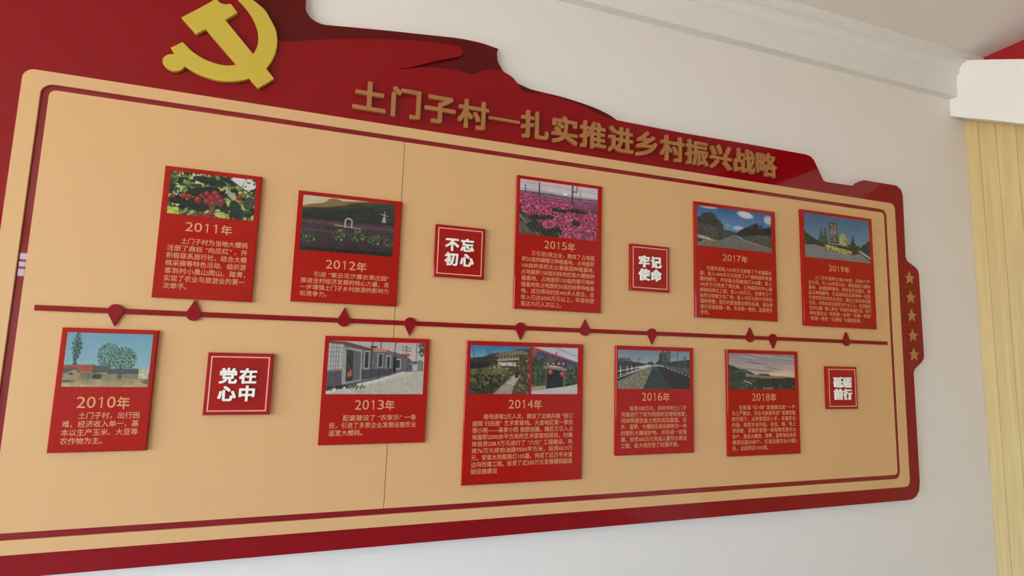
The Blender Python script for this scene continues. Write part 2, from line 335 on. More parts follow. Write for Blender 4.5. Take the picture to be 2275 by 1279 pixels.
# beige ring, inlay strip, inner panels
o_ = SR(-0.762, 2.138, 2.134, 1.0095, T2); i_ = SR(-0.7235, 2.0935, 2.1032, 1.0412, T2); p_ = SR(-0.7058, 2.0745, 2.0888, 1.0570, T2)
ring = prism([rr(o_[0], o_[1], o_[2], o_[3], 0.024), rr(i_[0], i_[1], i_[2], i_[3], 0.026)], -T1, -T2)
mobj('border_sheet', ring, M_beige, board)['label'] = 'beige outer border sheet'
mobj('inlay_strip', prism([rr(i_[0], i_[1], i_[2], i_[3], 0.026), rr(p_[0], p_[1], p_[2], p_[3], 0.015)], -T1, -T1 - 0.0012), M_strip, board)['label'] = 'narrow red strip between the beige border and panels'
jx = S((0.1445, 1.5), T2)[0]; jw = 0.0007
fullp = rr(p_[0], p_[1], p_[2], p_[3], 0.015)
def jxz(z): return jx + (z - 1.5) * 0.003
Lp = [p for p in fullp if p[0] < jx] + [];
Lp = [q for q in fullp if q[0] < jx]
Rp = [q for q in fullp if q[0] > jx]
zt, zb = p_[3], p_[2]
Lp_poly = [(jxz(zb) - jw, zb), (jxz(zt) - jw, zt)] + Lp
Rp_poly = Rp + [(jxz(zt) + jw, zt), (jxz(zb) + jw, zb)]
mobj('panel_sheet', prism(Lp_poly, -T1, -T2), M_beige, board)['label'] = 'left beige panel sheet'
mobj('panel_sheet', prism(Rp_poly, -T1, -T2), M_beige, board)['label'] = 'right beige panel sheet'
mobj('panel_joint', box(jx - jw - .002, jx + jw + .002, -T1 - .001, -T1, zb + .001, zt - .001), M_seam, board)['label'] = 'dark joint line between the two beige panels'
# five stars on the right tab
TS = T1 + 0.005
for z in (1.8296, 1.7503, 1.6763, 1.5953, 1.5189):
    c = S((2.2035, z - 0.001), TS); pts = []
    for k in range(10):
        r = 0.0265 if k % 2 == 0 else 0.0118; a = math.radians(90 + 36 * k)
        pts.append((c[0] + r * math.cos(a), c[1] + r * math.sin(a)))
    v, f = prism(pts, -T1, -TS)
    mobj('star', (v, f), M_star, board)
# raised headline characters
TH = T1 + 0.010
HX = [0.0386, 0.1431, 0.2450, 0.3488, 0.4496, 0.5511, 0.6557, 0.7579, 0.8626, 0.9634, 1.0672, 1.1688, 1.2729, 1.3764, 1.4772]
for k, (ch, hx) in enumerate(zip('土门子村一扎实推进乡村振兴战略', HX)):
    a, f = glyph(ch, 0.028 if k != 4 else 0, 0.1, 5)
    if k == 4:
        x0, x1, z0, z1 = SR(0.398, 0.5005, 2.2125, 2.2040, TH)
        v, f = place(a, f, x0, x1, z0, z1, -TH, TH - T1)
    else:
        hw = 0.0492
        x0, x1, z0, z1 = SR(hx - hw + .001, hx + hw + .001, 2.2545, 2.1640, TH)
        v, f = place(a, f, x0, x1, z0, z1, -TH, TH - T1, (0.0, 1.0, -0.09, 0.86))
    mobj('headline_character', (v, f), M_gold, board)['label'] = 'raised gold character ' + ch

# ------------------------------------------------------------------ emblem
TE = T1 + 0.0105
emb = thing('hammer_and_sickle_emblem', (-0.32, -T1, 2.18), 'yellow-gold hammer and sickle emblem raised on the red flag shape at top left', 'emblem')
SICS = smooth(SIC + [SIC[0]])[:-1]
mobj('hammer', prism([S(p, TE) for p in HAM], -T1 - 0.0005, -TE), M_emb, emb)
mobj('sickle', prism([S(p, TE) for p in SICS], -T1 - 0.0005, -TE + 0.0004), M_emb, emb)

# ------------------------------------------------------------------ timeline bar with its ten pointers
TB, TM = T2 + 0.005, T2 + 0.0065
bar = thing('timeline_bar', (0.68, -T2, 1.55), 'long thin red horizontal timeline bar with round pointed markers across the beige board', 'timeline bar')
x0, x1, z0, z1 = SR(-0.679, 2.058, 1.5660, 1.5533, TB)
mobj('bar', bevel_slab(x0, x1, z0, z1, -T2 - 0.0005, -TB, 0.0008), M_bar, bar)
for mx, up in ((-0.5187, 0), (-0.3527, 1), (0.0095, 1), (0.1888, 0), (0.5226, 0), (0.7386, 1), (0.9843, 0), (1.3873, 1), (1.4899, 0), (1.8438, 1)):
    c = S((mx, 1.5597), TM); r = 0.0162; pts = []
    tip = 0.0352
    th = math.degrees(math.acos(r / tip)); n = 22
    a0 = 90 + th; a1 = 90 - th + 360
    for i in range(n + 1):
        a = math.radians(a0 + (a1 - a0) * i / n); pts.append((r * math.cos(a), r * math.sin(a)))
    pts.append((0, tip)); sg = 1 if up else -1
    mobj('marker', prism([(c[0] + x, c[1] + sg * z) for x, z in pts], -T2 - 0.0005, -TM), M_bar, bar)

# ------------------------------------------------------------------ painter for the printed photographs
class Paint:
    def __init__(s, w, h, seed):
        s.W, s.H = w * 2, h * 2; s.a = np.zeros((s.H, s.W, 3)); s.r = np.random.RandomState(seed)
        s.v, s.u = np.meshgrid((np.arange(s.H) + .5) / s.H, (np.arange(s.W) + .5) / s.W, indexing='ij')
        s.asp = s.W / s.H
    def noise(s, fx, fy):
        g = s.r.rand(int(fy) + 3, int(fx) + 3); x = s.u * fx; y = s.v * fy
        i, j = x.astype(int), y.astype(int); a, b = x - i, y - j; a = a * a * (3 - 2 * a); b = b * b * (3 - 2 * b)
        return (g[j, i] * (1 - a) + g[j, i + 1] * a) * (1 - b) + (g[j + 1, i] * (1 - a) + g[j + 1, i + 1] * a) * b
    def fbm(s, f):
        return (s.noise(f * s.asp, f) + .6 * s.noise(2.1 * f * s.asp, 2.1 * f) + .4 * s.noise(4.3 * f * s.asp, 4.3 * f)) / 2.0
    def put(s, m, c, nz=0.0, f=20):
        c = np.array(c, float); m = m[..., None] * 1.0
        t = 1.0 if not nz else (1 + nz * (s.fbm(f) - .5) * 2)[..., None]
        s.a = s.a * (1 - m) + np.clip(c * t, 0, 255) * m
    def grad(s, v0, v1, c0, c1, nz=0, f=6):
        k = np.clip((s.v - v0) / (v1 - v0), 0, 1)[..., None]; m = ((s.v >= v0) & (s.v <= v1 + .01))
        s.put(m, np.array(c0) * (1 - k) + np.array(c1) * k, nz, f)
    def mask(s, pts):
        m = np.zeros(s.u.shape, bool); n = len(pts)
        for i in range(n):
            (x0, y0), (x1, y1) = pts[i], pts[(i + 1) % n]
            if y0 == y1: continue
            m ^= ((y0 > s.v) != (y1 > s.v)) & (s.u < (x1 - x0) * (s.v - y0) / (y1 - y0) + x0)
        return m
    def poly(s, pts, c, nz=0.0, f=20): s.put(s.mask(pts), c, nz, f)
    def rect(s, x0, y0, x1, y1, c, nz=0.0, f=20): s.put((s.u > x0) & (s.u < x1) & (s.v > y0) & (s.v < y1), c, nz, f)
    def ell(s, x, y, rx, ry, c, ang=0, nz=0.0, soft=0):
        du = (s.u - x) * s.asp; dv = s.v - y; ca, sa = math.cos(ang), math.sin(ang)
        d = ((du * ca + dv * sa) / (rx * s.asp)) ** 2 + ((-du * sa + dv * ca) / ry) ** 2
        s.put(np.clip((1 - d) / soft, 0, 1) if soft else d < 1, c, nz)
    def line(s, x0, y0, x1, y1, w, c):
        du, dv = (x1 - x0) * s.asp, y1 - y0; L = du * du + dv * dv + 1e-9
        t = np.clip((((s.u - x0) * s.asp) * du + (s.v - y0) * dv) / L, 0, 1)
        d = np.hypot((s.u - x0) * s.asp - t * du, s.v - y0 - t * dv)
        s.put(np.clip((w - d) / w * 1.6, 0, 1), c)
    def scat(s, n, x0, y0, x1, y1, r0, r1, cols, flat=1.0, within=None):
        for _ in range(n):
            x = x0 + (x1 - x0) * s.r.rand(); y = y0 + (y1 - y0) * s.r.rand()
            if within is not None and not within(x, y): continue
            r = r0 + (r1 - r0) * s.r.rand(); c = cols[s.r.randint(len(cols))]
            X0 = max(0, int((x - r * 1.6) * s.W)); X1 = min(s.W, int((x + r * 1.6) * s.W) + 2); Y0 = max(0, int((y - r * 1.6 * s.asp) * s.H)); Y1 = min(s.H, int((y + r * 1.6 * s.asp) * s.H) + 2)
            if X1 <= X0 or Y1 <= Y0: continue
            a = s.r.rand() * 3.14; ca, sa = math.cos(a), math.sin(a)
            du = (s.u[Y0:Y1, X0:X1] - x) * s.asp; dv = s.v[Y0:Y1, X0:X1] - y
            d = ((du * ca + dv * sa) / (r * s.asp)) ** 2 + ((-du * sa + dv * ca) / (r * s.asp * flat)) ** 2
            s.a[Y0:Y1, X0:X1][d < 1] = np.array(c) * (0.88 + .24 * s.r.rand())
    def out(s):
        a = s.a.reshape(s.H // 2, 2, s.W // 2, 2, 3).mean((1, 3)); return np.clip(a, 2, 250)

def ph2010(p):
    p.grad(0, .85, (104, 150, 166), (140, 172, 176), .03)
    p.scat(900, .04, .01, .22, .6, .003, .008, [(52, 78, 62), (40, 66, 50), (66, 92, 74)], 1, lambda x, y: abs(x - .125) < .018 + .05 * math.sin(min(y, .5) * 5.6) ** 2 * (.75 + .25 * math.sin(y * 70)))
    p.line(.125, .1, .115, .62, .008, (58, 66, 52))
    f = lambda x, y: ((x - .5) / .13) ** 2 + ((y - .42) / .24) ** 2 < 1 or ((x - .68) / .15) ** 2 + ((y - .48) / .22) ** 2 < 1
    p.scat(2600, .33, .15, .86, .75, .003, .008, [(62, 92, 62), (78, 112, 72), (50, 78, 56), (96, 124, 92), (112, 138, 124), (52, 74, 54)], 1, f)
    p.line(.52, .5, .52, .72, .01, (60, 60, 46)); p.line(.66, .5, .65, .72, .01, (60, 60, 46))
    p.rect(0, .72, 1, .9, (128, 116, 84), .25, 14)
    p.poly([(0, .6), (.36, .585), (.33, .72), (.16, .72), (.14, .66), (0, .66)], (160, 78, 50), .12, 18)
    p.poly([(0, .66), (.14, .64), (.2, .74), (0, .74)], (88, 84, 70), .1)
    p.poly([(.02, .76), (.13, .68), (.19, .75), (.19, .88), (.02, .88)], (150, 132, 92), .15)
    p.rect(.07, .745, .11, .775, (50, 44, 36)); p.rect(.19, .74, .34, .87, (118, 108, 78), .2)
    p.poly([(.33, .6), (.5, .62), (.5, .72), (.33, .74)], (84, 84, 72), .15); p.rect(.34, .76, .44, .87, (62, 60, 54), .3)
    p.poly([(.5, .66), (.86, .655), (.88, .75), (.5, .76)], (72, 84, 80), .12)
    p.rect(.5, .755, .88, .86, (134, 122, 92), .2); p.rect(.64, .75, .67, .85, (110, 66, 50)); p.rect(.87, .66, .985, .84, (182, 170, 136), .18, 30)
    p.grad(.85, 1, (150, 130, 90), (176, 152, 108), .16, 12)
    p.poly([(.9, .9), (1, .84), (1, .96)], (92, 106, 66), .2); p.rect(0, .87, .14, .92, (110, 98, 78), .3)
def ph2011(p):
    p.put(np.ones(p.u.shape), (46, 56, 32), .9, 7)
    gs = [(96, 112, 46), (140, 150, 66), (168, 176, 92), (60, 78, 38), (34, 44, 28), (26, 34, 24), (184, 186, 150), (116, 134, 60)]
    p.scat(420, 0, 0, 1, 1, .015, .06, gs, .42)
    p.ell(.85, .1, .15, .16, (206, 194, 196), .3, .06); p.scat(24, .68, .0, 1, .3, .01, .03, gs[:5], .4)
    p.ell(.45, .16, .2, .09, (34, 44, 30), .15, .3); p.ell(.38, .42, .2, .11, (30, 38, 28), -.2, .3); p.ell(.66, .1, .12, .05, (36, 48, 30), .4, .3)
    p.ell(.7, .42, .09, .05, (150, 156, 140), .9, .2); p.ell(.78, .78, .07, .24, (40, 54, 38), -.35, .3); p.ell(.34, .73, .13, .16, (26, 36, 28), .3, .3)
    p.ell(.1, .66, .1, .1, (24, 24, 20), 0, .4); p.rect(0, .84, .13, 1, (176, 180, 70), .3); p.ell(.62, .93, .1, .08, (158, 164, 76), .3, .3); p.ell(.93, .58, .07, .16, (60, 76, 44), .2, .3)
    p.line(0, .33, .4, .28, .012, (36, 30, 24)); p.line(.66, .05, .98, .4, .012, (40, 34, 26)); p.line(.55, .85, 1, .85, .008, (40, 36, 28))
    for x, y, r in [(.52, .44, .045), (.43, .46, .035), (.48, .56, .045), (.56, .52, .04), (.6, .62, .042), (.5, .68, .042), (.43, .64, .04), (.33, .62, .045), (.23, .56, .035), (.17, .56, .035), (.37, .52, .03), (.38, .94, .03), (.44, .96, .03), (.49, .93, .03), (.52, .86, .022), (.81, .47, .04), (.05, .58, .03), (.08, .04, .022)]:
        p.ell(x, y, r, r * p.asp, (142, 30, 34)); p.ell(x - .006, y - .02, r * .6, r * .6 * p.asp, (176, 48, 52), soft=.6); p.ell(x - .01, y - .035, r * .14, r * .14 * p.asp, (200, 110, 112))
def ph2012(p):
    p.grad(0, .25, (196, 178, 160), (204, 172, 120), .03)
    p.poly([(0, .2), (.1, .15), (.2, .12), (.25, .08), (.27, .03), (.33, .01), (.38, .03), (.42, .05), (.6, .02), (.75, 0), (1, 0), (1, .4), (0, .4)], (138, 108, 58), .12, 10)
    p.poly([(0, .23), (.2, .2), (.4, .14), (.55, .06), (.7, .02), (1, 0), (1, .5), (0, .5)], (62, 60, 42), .3, 8)
    p.poly([(0, .33), (.3, .25), (.6, .14), (.8, .08), (1, .06), (1, .5), (0, .5)], (46, 52, 40), .35, 9)
    for k in range(6): p.line(0, .3 + .03 * k, 1, .16 + .05 * k, .008, (36, 40, 32))
    p.grad(.42, 1, (84, 62, 66), (50, 38, 42), .25, 14)
    for k in range(5): p.line(0, .42 + .012 * k * k, 1, .4 + .03 * k + .01 * k * k, .01, (58, 44, 50) if k % 2 else (104, 82, 84))
    for k in range(10): p.line(0, .55 + .045 * k, 1, .56 + .048 * k, .006, (62, 46, 54))
    p.rect(.0, .37, 1, .42, (40, 44, 36), .3)
    p.poly([(.35, .5), (.63, .52), (.62, .56), (.36, .53)], (60, 58, 54)); p.line(.35, .5, .63, .53, .012, (170, 160, 140))
    for a in range(0, 181, 12):
        x = .495 + .037 * math.cos(math.radians(a)); y = .42 - .06 * math.sin(math.radians(a)); p.ell(x, y, .007, .014, (176, 166, 146))
    p.rect(.452, .42, .466, .53, (172, 162, 142)); p.rect(.524, .42, .538, .53, (172, 162, 142))
    p.poly([(.87, .26), (.895, .26), (.905, .37), (.858, .37)], (170, 158, 132)); p.line(.84, .215, .92, .245, .01, (180, 168, 150)); p.line(.885, .16, .88, .28, .01, (180, 168, 150))
    for x, y, w, h in [(.06, .76, .1, .09), (.4, .68, .06, .1), (.6, .66, .09, .11), (.8, .72, .09, .09), (.95, .74, .06, .09)]:
        p.scat(130, x - w, y - h, x + w, y + h, .005, .014, [(62, 76, 42), (84, 100, 56), (40, 52, 34), (130, 136, 96), (34, 40, 30)], .7, lambda a, b, x=x, y=y, w=w, h=h: ((a - x) / w) ** 2 + ((b - y) / h) ** 2 < 1)
    p.line(.4, .76, .4, .86, .012, (44, 36, 34)); p.rect(0, .93, 1, 1, (38, 32, 34), .4)
def ph2013(p):
    p.grad(0, .7, (176, 160, 156), (196, 184, 178), .03)
    p.poly([(0, .03), (.2, .04), (.4, .12), (.62, .17), (.8, .25), (.86, .35), (.86, .6), (.5, .72), (0, .9)], (104, 98, 98), .18, 24)
    p.poly([(0, .0), (.18, .02), (.42, .13), (.62, .17), (.62, .2), (.4, .17), (.17, .08), (0, .05)], (112, 66, 60), .1)
    p.poly([(0, .05), (.15, .07), (.15, .55), (0, .58)], (168, 164, 160), .06)
    for k in range(5): p.line(0, .12 + .09 * k, .16, .13 + .085 * k, .006, (110, 108, 110))
    for k in range(4): p.line(.03 + .025 * k, .05, .03 + .025 * k, .56, .006, (84, 82, 86))
    p.line(0, .57, .15, .53, .012, (140, 64, 66)); p.poly([(0, .6), (.15, .56), (.15, .86), (0, .95)], (86, 80, 84), .12)
    p.poly([(.14, .12), (.34, .16), (.345, .74), (.15, .82)], (150, 144, 138), .1); p.poly([(.18, .16), (.325, .2), (.33, .72), (.19, .77)], (66, 54, 52), .25)
    p.poly([(.25, .18), (.325, .2), (.33, .72), (.26, .75)], (96, 94, 98), .1); p.poly([(.2, .62), (.235, .52), (.25, .65), (.21, .68)], (180, 92, 50))
    for x0, x1, y0, y1 in [(.37, .41, .2, .5), (.51, .55, .24, .48), (.6, .63, .28, .5), (.7, .74, .34, .5)]:
        p.rect(x0 - .008, y0 - .02, x1 + .008, y1 + .02, (168, 164, 162)); p.rect(x0, y0, x1, y1, (52, 56, 62), .3)
    p.poly([(.345, .55), (.66, .5), (.66, .62), (.345, .72)], (74, 70, 74), .2); p.rect(.665, .28, .7, .58, (40, 36, 38))
    for x in (.44, .53, .68): p.line(x, 0, x - .005, .7 if x < .6 else .36, .011, (58, 50, 52))
    p.rect(.42, .09, .49, .12, (50, 44, 44)); p.poly([(.44, .13), (.61, .15), (.61, .21), (.44, .18)], (170, 74, 42)); 
    for k in range(6): p.rect(.46 + k * .024, .15, .474 + k * .024, .185, (222, 160, 110))
    p.rect(.75, .22, .84, .265, (168, 62, 44)); p.line(.75, .08, .85, .12, .008, (62, 60, 62)); p.line(.75, .14, .85, .17, .008, (62, 60, 62)); p.line(.8, .05, .8, .2, .008, (62, 60, 62)); p.line(.91, .02, .91, .4, .007, (70, 66, 68))
    p.scat(60, .93, 0, 1, .26, .006, .014, [(56, 64, 46), (74, 80, 60)], .6); p.rect(.8, .36, .99, .56, (92, 92, 96), .5, 30); p.ell(.95, .45, .03, .12, (120, 120, 118), 0, .2); p.rect(.87, .42, .93, .55, (158, 160, 166), .2)
    p.poly([(0, 1), (0, .95), (.3, .8), (.6, .68), (.78, .57), (1, .55), (1, 1)], (178, 170, 156), .1, 26)
    p.poly([(0, .92), (.2, .84), (.5, .72), (.78, .56), (.8, .58), (.52, .76), (.2, .9), (0, 1)], (196, 188, 172), .1)
    p.scat(200, .0, .8, .3, .96, .006, .015, [(52, 60, 44), (70, 78, 54), (38, 40, 34)], .6, lambda a, b: abs(b - (.9 - .26 * a)) < .03)
    p.scat(60, .2, .82, .4, .9, .006, .014, [(72, 88, 52), (92, 104, 66)], .6, lambda a, b: ((a - .3) / .09) ** 2 + ((b - .86) / .035) ** 2 < 1)
    for k in range(6): p.line(.3, .9 + .02 * k, 1, .62 + .06 * k, .004, (160, 140, 132))
def ph2014a(p):
    p.grad(0, .3, (44, 110, 156), (130, 166, 184), .06)
    p.poly([(0, .26), (.2, .24), (.35, .16), (.55, .14), (.8, .06), (1, .05), (1, 1), (0, 1)], (74, 66, 44), .4, 12)
    for x in (.05, .28, .32): p.line(x, .08, x + .02, .3, .012, (70, 74, 70))
    p.poly([(0, .28), (.2, .25), (.36, .2), (.4, .34), (.2, .38), (0, .36)], (56, 54, 50), .2); p.poly([(.4, .2), (.55, .12), (.88, .08), (.98, .16), (.8, .18), (.45, .24)], (120, 110, 92), .15)
    p.rect(.46, .2, .88, .36, (96, 70, 44), .4, 30)
    for k in range(8): p.rect(.48 + .05 * k, .21, .5 + .05 * k, .27, (168, 128, 70))
    p.poly([(.44, .28), (.82, .25), (.84, .28), (.44, .32)], (160, 158, 146)); p.rect(.46, .34, .76, .42, (176, 176, 158), .45, 30)
    p.rect(0, .34, .3, .48, (42, 42, 40), .4); p.poly([(.02, .5), (.5, .4), (.62, .55), (.5, .8), (.03, .9)], (98, 92, 46), .5, 10)
    p.scat(160, 0, .6, .5, 1, .01, .035, [(40, 46, 28), (62, 66, 36), (84, 80, 48), (30, 34, 24)], .6)
    p.scat(130, .3, .42, .75, .7, .008, .02, [(150, 134, 104), (120, 106, 80), (90, 80, 58)], .6, lambda a, b: abs(b - (.42 + .5 * (a - .35))) < .1)
    p.poly([(.38, 1), (.55, .8), (.72, .6), (.84, .58), (.74, .8), (.7, 1)], (150, 138, 118), .15)
    for k in range(7): p.line(.62 + .02 * k, .78 - .03 * k, .76 + .012 * k, .8 - .03 * k, .008, (206, 198, 180))
    p.rect(.74, .54, .8, .66, (84, 28, 28)); p.scat(150, .8, .2, 1, 1, .01, .03, [(120, 92, 48), (90, 62, 38), (60, 48, 34), (150, 124, 70)], .5)
def ph2014b(p):
    p.grad(0, .5, (178, 178, 188), (196, 192, 196), .03)
    p.poly([(0, .03), (1, .33), (1, .5), (0, .3)], (62, 70, 88), .3, 20); p.poly([(0, 0), (1, .31), (1, .34), (0, .05)], (176, 58, 56))
    p.poly([(0, .05), (.1, .07), (.1, .2), (0, .2)], (140, 84, 60)); p.line(.5, 0, 1, .2, .006, (90, 90, 96))
    for k in range(4): p.rect(.12 + .22 * k, .16 + .06 * k, .24 + .22 * k, .26 + .06 * k, (60, 82, 120), .2)
    gr = [(58, 70, 44), (74, 88, 52), (44, 54, 36), (96, 106, 70)]
    p.poly([(0, .25), (.34, .3), (.34, .85), (0, .88)], (50, 60, 40), .4, 20); p.poly([(.7, .4), (1, .45), (1, .78), (.7, .8)], (50, 60, 40), .4, 20)
    p.scat(330, 0, .22, .34, .86, .01, .025, gr, .7); p.scat(240, .7, .4, 1, .78, .01, .025, gr, .7); p.scat(60, .34, .24, .7, .4, .01, .02, gr, .7)
    p.poly([(.26, .4), (.76, .45), (.76, .5), (.26, .46)], (132, 120, 104), .1)
    for x in (.34, .46, .58, .68): p.ell(x, .35, .03, .035, (176, 56, 52)); p.ell(x, .35, .012, .018, (226, 170, 150))
    p.poly([(.32, .46), (.7, .5), (.7, .85), (.32, .87)], (34, 32, 32), .2); p.rect(.29, .46, .33, .88, (104, 82, 62)); p.rect(.68, .5, .72, .84, (124, 92, 62))
    for x, y in ((.4, .53), (.66, .57)): p.ell(x, y, .05, .05, (186, 62, 44)); p.ell(x - .01, y - .02, .02, .02, (224, 120, 90))
    p.poly([(0, 1), (0, .9), (.35, .88), (.7, .84), (1, .78), (1, 1)], (184, 174, 168), .06, 12); p.poly([(0, .84), (.3, .82), (.3, .9), (0, .94)], (160, 142, 108), .1)
    p.ell(.52, .13, .015, .03, (176, 40, 40))
def ph2015(p):
    p.grad(0, .3, (192, 178, 184), (204, 194, 196), .05, 8)
    p.poly([(0, .2), (.3, .2), (.6, .22), (1, .22), (1, .36), (0, .3)], (112, 96, 100), .3, 20); p.line(0, .17, 1, .21, .006, (120, 100, 104))
    p.grad(.26, .5, (150, 74, 112), (120, 50, 88), .5, 34)
    for k in range(12): p.line(0, .27 + .018 * k, 1, .29 + .022 * k, .006, (84, 52, 70) if k % 2 else (182, 100, 138))
    p.grad(.46, 1, (54, 50, 46), (44, 46, 38), .5, 14)
    p.poly([(0, .62), (.15, .7), (.32, 1), (0, 1)], (98, 84, 76), .4, 12); p.line(0, .66, .25, 1, .014, (140, 128, 112)); p.line(.05, .62, .4, .98, .01, (60, 50, 50))
    pk = [(176, 60, 100), (192, 82, 120), (156, 46, 84), (208, 112, 146), (124, 34, 62), (148, 48, 84)]
    def F(cx, cy, rx, ry): p.scat(int(2600 * rx * ry / .02 * .5), cx - rx, cy - ry, cx + rx, cy + ry, .006, .014, pk, .8, lambda a, b: ((a - cx) / rx) ** 2 + ((b - cy) / ry) ** 2 < 1 + .1 * math.sin(a * 60))
    for q in [(.08, .36, .12, .1), (.28, .44, .2, .09), (.5, .42, .16, .07), (.17, .53, .14, .12), (.35, .57, .13, .1), (.36, .72, .14, .13), (.6, .6, .2, .16), (.86, .6, .17, .14), (.66, .78, .18, .14), (.6, .93, .13, .1), (.86, .84, .18, .2)]: F(*q)
    p.scat(200, 0, .42, 1, 1, .004, .014, [(52, 54, 40), (44, 40, 36), (70, 74, 50)], .6)
    for q in [(.26, .66, .1, .04), (.46, .9, .07, .1), (.5, .5, .1, .03), (.74, .48, .14, .03), (.72, .7, .05, .04), (.2, .83, .1, .1), (.38, .64, .05, .03)]:
        p.scat(160, q[0] - q[2], q[1] - q[3], q[0] + q[2], q[1] + q[3], .006, .013, [(48, 50, 38), (40, 38, 34), (64, 66, 48)], .7, lambda a, b: ((a - q[0]) / q[2]) ** 2 + ((b - q[1]) / q[3]) ** 2 < 1)
    p.line(.24, .04, .24, .3, .016, (62, 52, 56)); p.line(.665, 0, .66, .36, .02, (62, 50, 54)); p.line(.665, .12, .72, .12, .012, (62, 50, 54)); p.line(.72, 0, .72, .12, .01, (62, 50, 54)); p.line(.07, .1, .07, .26, .012, (70, 60, 64)); p.line(.77, .1, .77, .3, .008, (90, 80, 84))
    p.line(0, .05, 1, .1, .005, (150, 130, 136)); p.ell(.57, .18, .03, .02, (226, 220, 222))
def ph2016(p):
    p.grad(0, .45, (110, 130, 142), (156, 166, 168), .04)
    p.poly([(.5, .36), (.56, .24), (.57, .06), (.66, .05), (.68, .2), (.7, .4)], (58, 64, 56), .3, 20); p.scat(60, .6, .0, .72, .3, .008, .02, [(92, 100, 96), (70, 78, 72)], .6)
    p.poly([(.68, .3), (1, .22), (1, .5), (.68, .4)], (56, 64, 60), .4, 26); p.poly([(.4, .32), (.47, .29), (.5, .38), (.4, .38)], (52, 64, 50), .3)
    p.line(.83, .04, .82, .3, .012, (54, 56, 58)); p.line(.7, .2, .84, .05, .006, (70, 72, 76)); p.rect(.91, .14, .95, .26, (96, 104, 108), .4)
    p.poly([(0, .22), (.16, .2), (.2, .32), (0, .3)], (104, 92, 76), .3, 24); p.poly([(0, .28), (.2, .3), (.42, .36), (.2, .5), (0, .55)], (62, 62, 62), .4, 22)
    p.line(.28, .18, .28, .36, .01, (52, 54, 56)); p.line(.28, .22, .32, .24, .008, (52, 54, 56))
    p.poly([(0, .8), (.45, .4), (.46, .5), (.34, 1), (0, 1)], (128, 120, 96), .35, 34)
    p.line(0, .72, .45, .4, .03, (160, 152, 136)); p.line(0, .56, .44, .38, .016, (206, 204, 196)); p.line(0, .66, .44, .4, .012, (186, 184, 176))
    for x in (.04, .13, .19, .25, .3, .34, .38): p.line(x, .68 - .62 * x, x, .44 - .12 * x, .016 - .02 * x, (214, 212, 206))
    p.poly([(.34, 1), (.45, .58), (.46, .42), (.55, .42), (.7, .6), (.8, 1)], (50, 62, 66), .15, 8); p.rect(.46, .42, .54, .5, (72, 76, 74), .3)
    p.poly([(.54, .4), (.66, .44), (1, .64), (1, 1), (.76, 1), (.6, .6)], (48, 40, 38), .2, 8); p.poly([(.6, .36), (1, .42), (1, .64), (.66, .46)], (66, 72, 66), .5, 34)
    for k in range(7): p.line(.68 + .05 * k, .46 + .032 * k, .7 + .05 * k, .475 + .032 * k, .014, (176, 176, 172))
    p.line(.64, .4, 1, .5, .006, (150, 150, 148)); p.line(.64, .43, 1, .57, .006, (150, 150, 148))
def ph2017(p):
    p.grad(0, .75, (38, 92, 150), (112, 158, 190), .05, 5)
    p.ell(.64, .1, .13, .1, (196, 192, 198), .1, .06, .6); p.ell(.96, .16, .08, .13, (180, 178, 188), 0, .06, .6); p.ell(.55, .46, .1, .07, (176, 176, 186), 0, .06, .7); p.ell(.15, .02, .14, .05, (170, 168, 176), 0, 0, .7); p.ell(.4, .42, .05, .02, (150, 170, 190), 0, 0, 1); p.line(.34, .02, .42, .06, .01, (44, 56, 70))
    p.poly([(.3, .52), (.5, .56), (.5, .7), (.3, .72)], (56, 72, 58), .2)
    p.poly([(0, .36), (.08, .18), (.18, .14), (.25, .22), (.27, .4), (.3, .36), (.34, .42), (.34, .85), (0, .88)], (42, 42, 38), .4, 16)
    p.poly([(0, .4), (.24, .5), (.46, .68), (.3, .82), (0, .86)], (66, 68, 60), .4, 22); p.poly([(.27, .34), (.31, .34), (.33, .82), (.28, .84)], (48, 50, 44), .3)
    p.line(.88, 0, .89, .5, .012, (40, 48, 60))
    p.poly([(.48, .62), (.6, .46), (.72, .34), (.8, .26), (.84, .42), (.94, .36), (1, .32), (1, .6), (.8, .62), (.6, .7)], (38, 36, 38), .25, 18)
    p.scat(500, .48, .26, 1, .64, .005, .013, [(36, 34, 34), (44, 46, 40), (30, 28, 30)], .7, lambda a, b: b > .66 - 1.05 * (a - .48) + (.5 * max(0, a - .82)) * 4)
    p.scat(400, 0, .14, .3, .42, .005, .012, [(40, 42, 36), (48, 54, 42), (34, 34, 32)], .7, lambda a, b: b > .2 + 2.2 * abs(a - .15) ** 1.5)
    p.poly([(.56, .66), (.8, .58), (1, .58), (1, .9), (.8, .86), (.6, .72)], (84, 80, 78), .35, 26)
    for k in range(7): p.line(.62 + .06 * k, .64, .62 + .06 * k, .72 + .025 * k, .006, (52, 50, 50))
    p.poly([(.47, .64), (.49, .64), (.62, .76), (1, .92), (1, 1), (0, 1), (0, .9), (.3, .8)], (112, 108, 106), .08, 10)
    p.poly([(0, .72), (.12, .76), (.26, .84), (.16, .84), (0, .8)], (176, 150, 120), .3, 20); p.poly([(.08, .84), (.3, .88), (.2, .93), (0, .95)], (132, 104, 72), .3, 20); p.line(.64, .76, 1, .9, .012, (176, 160, 150))
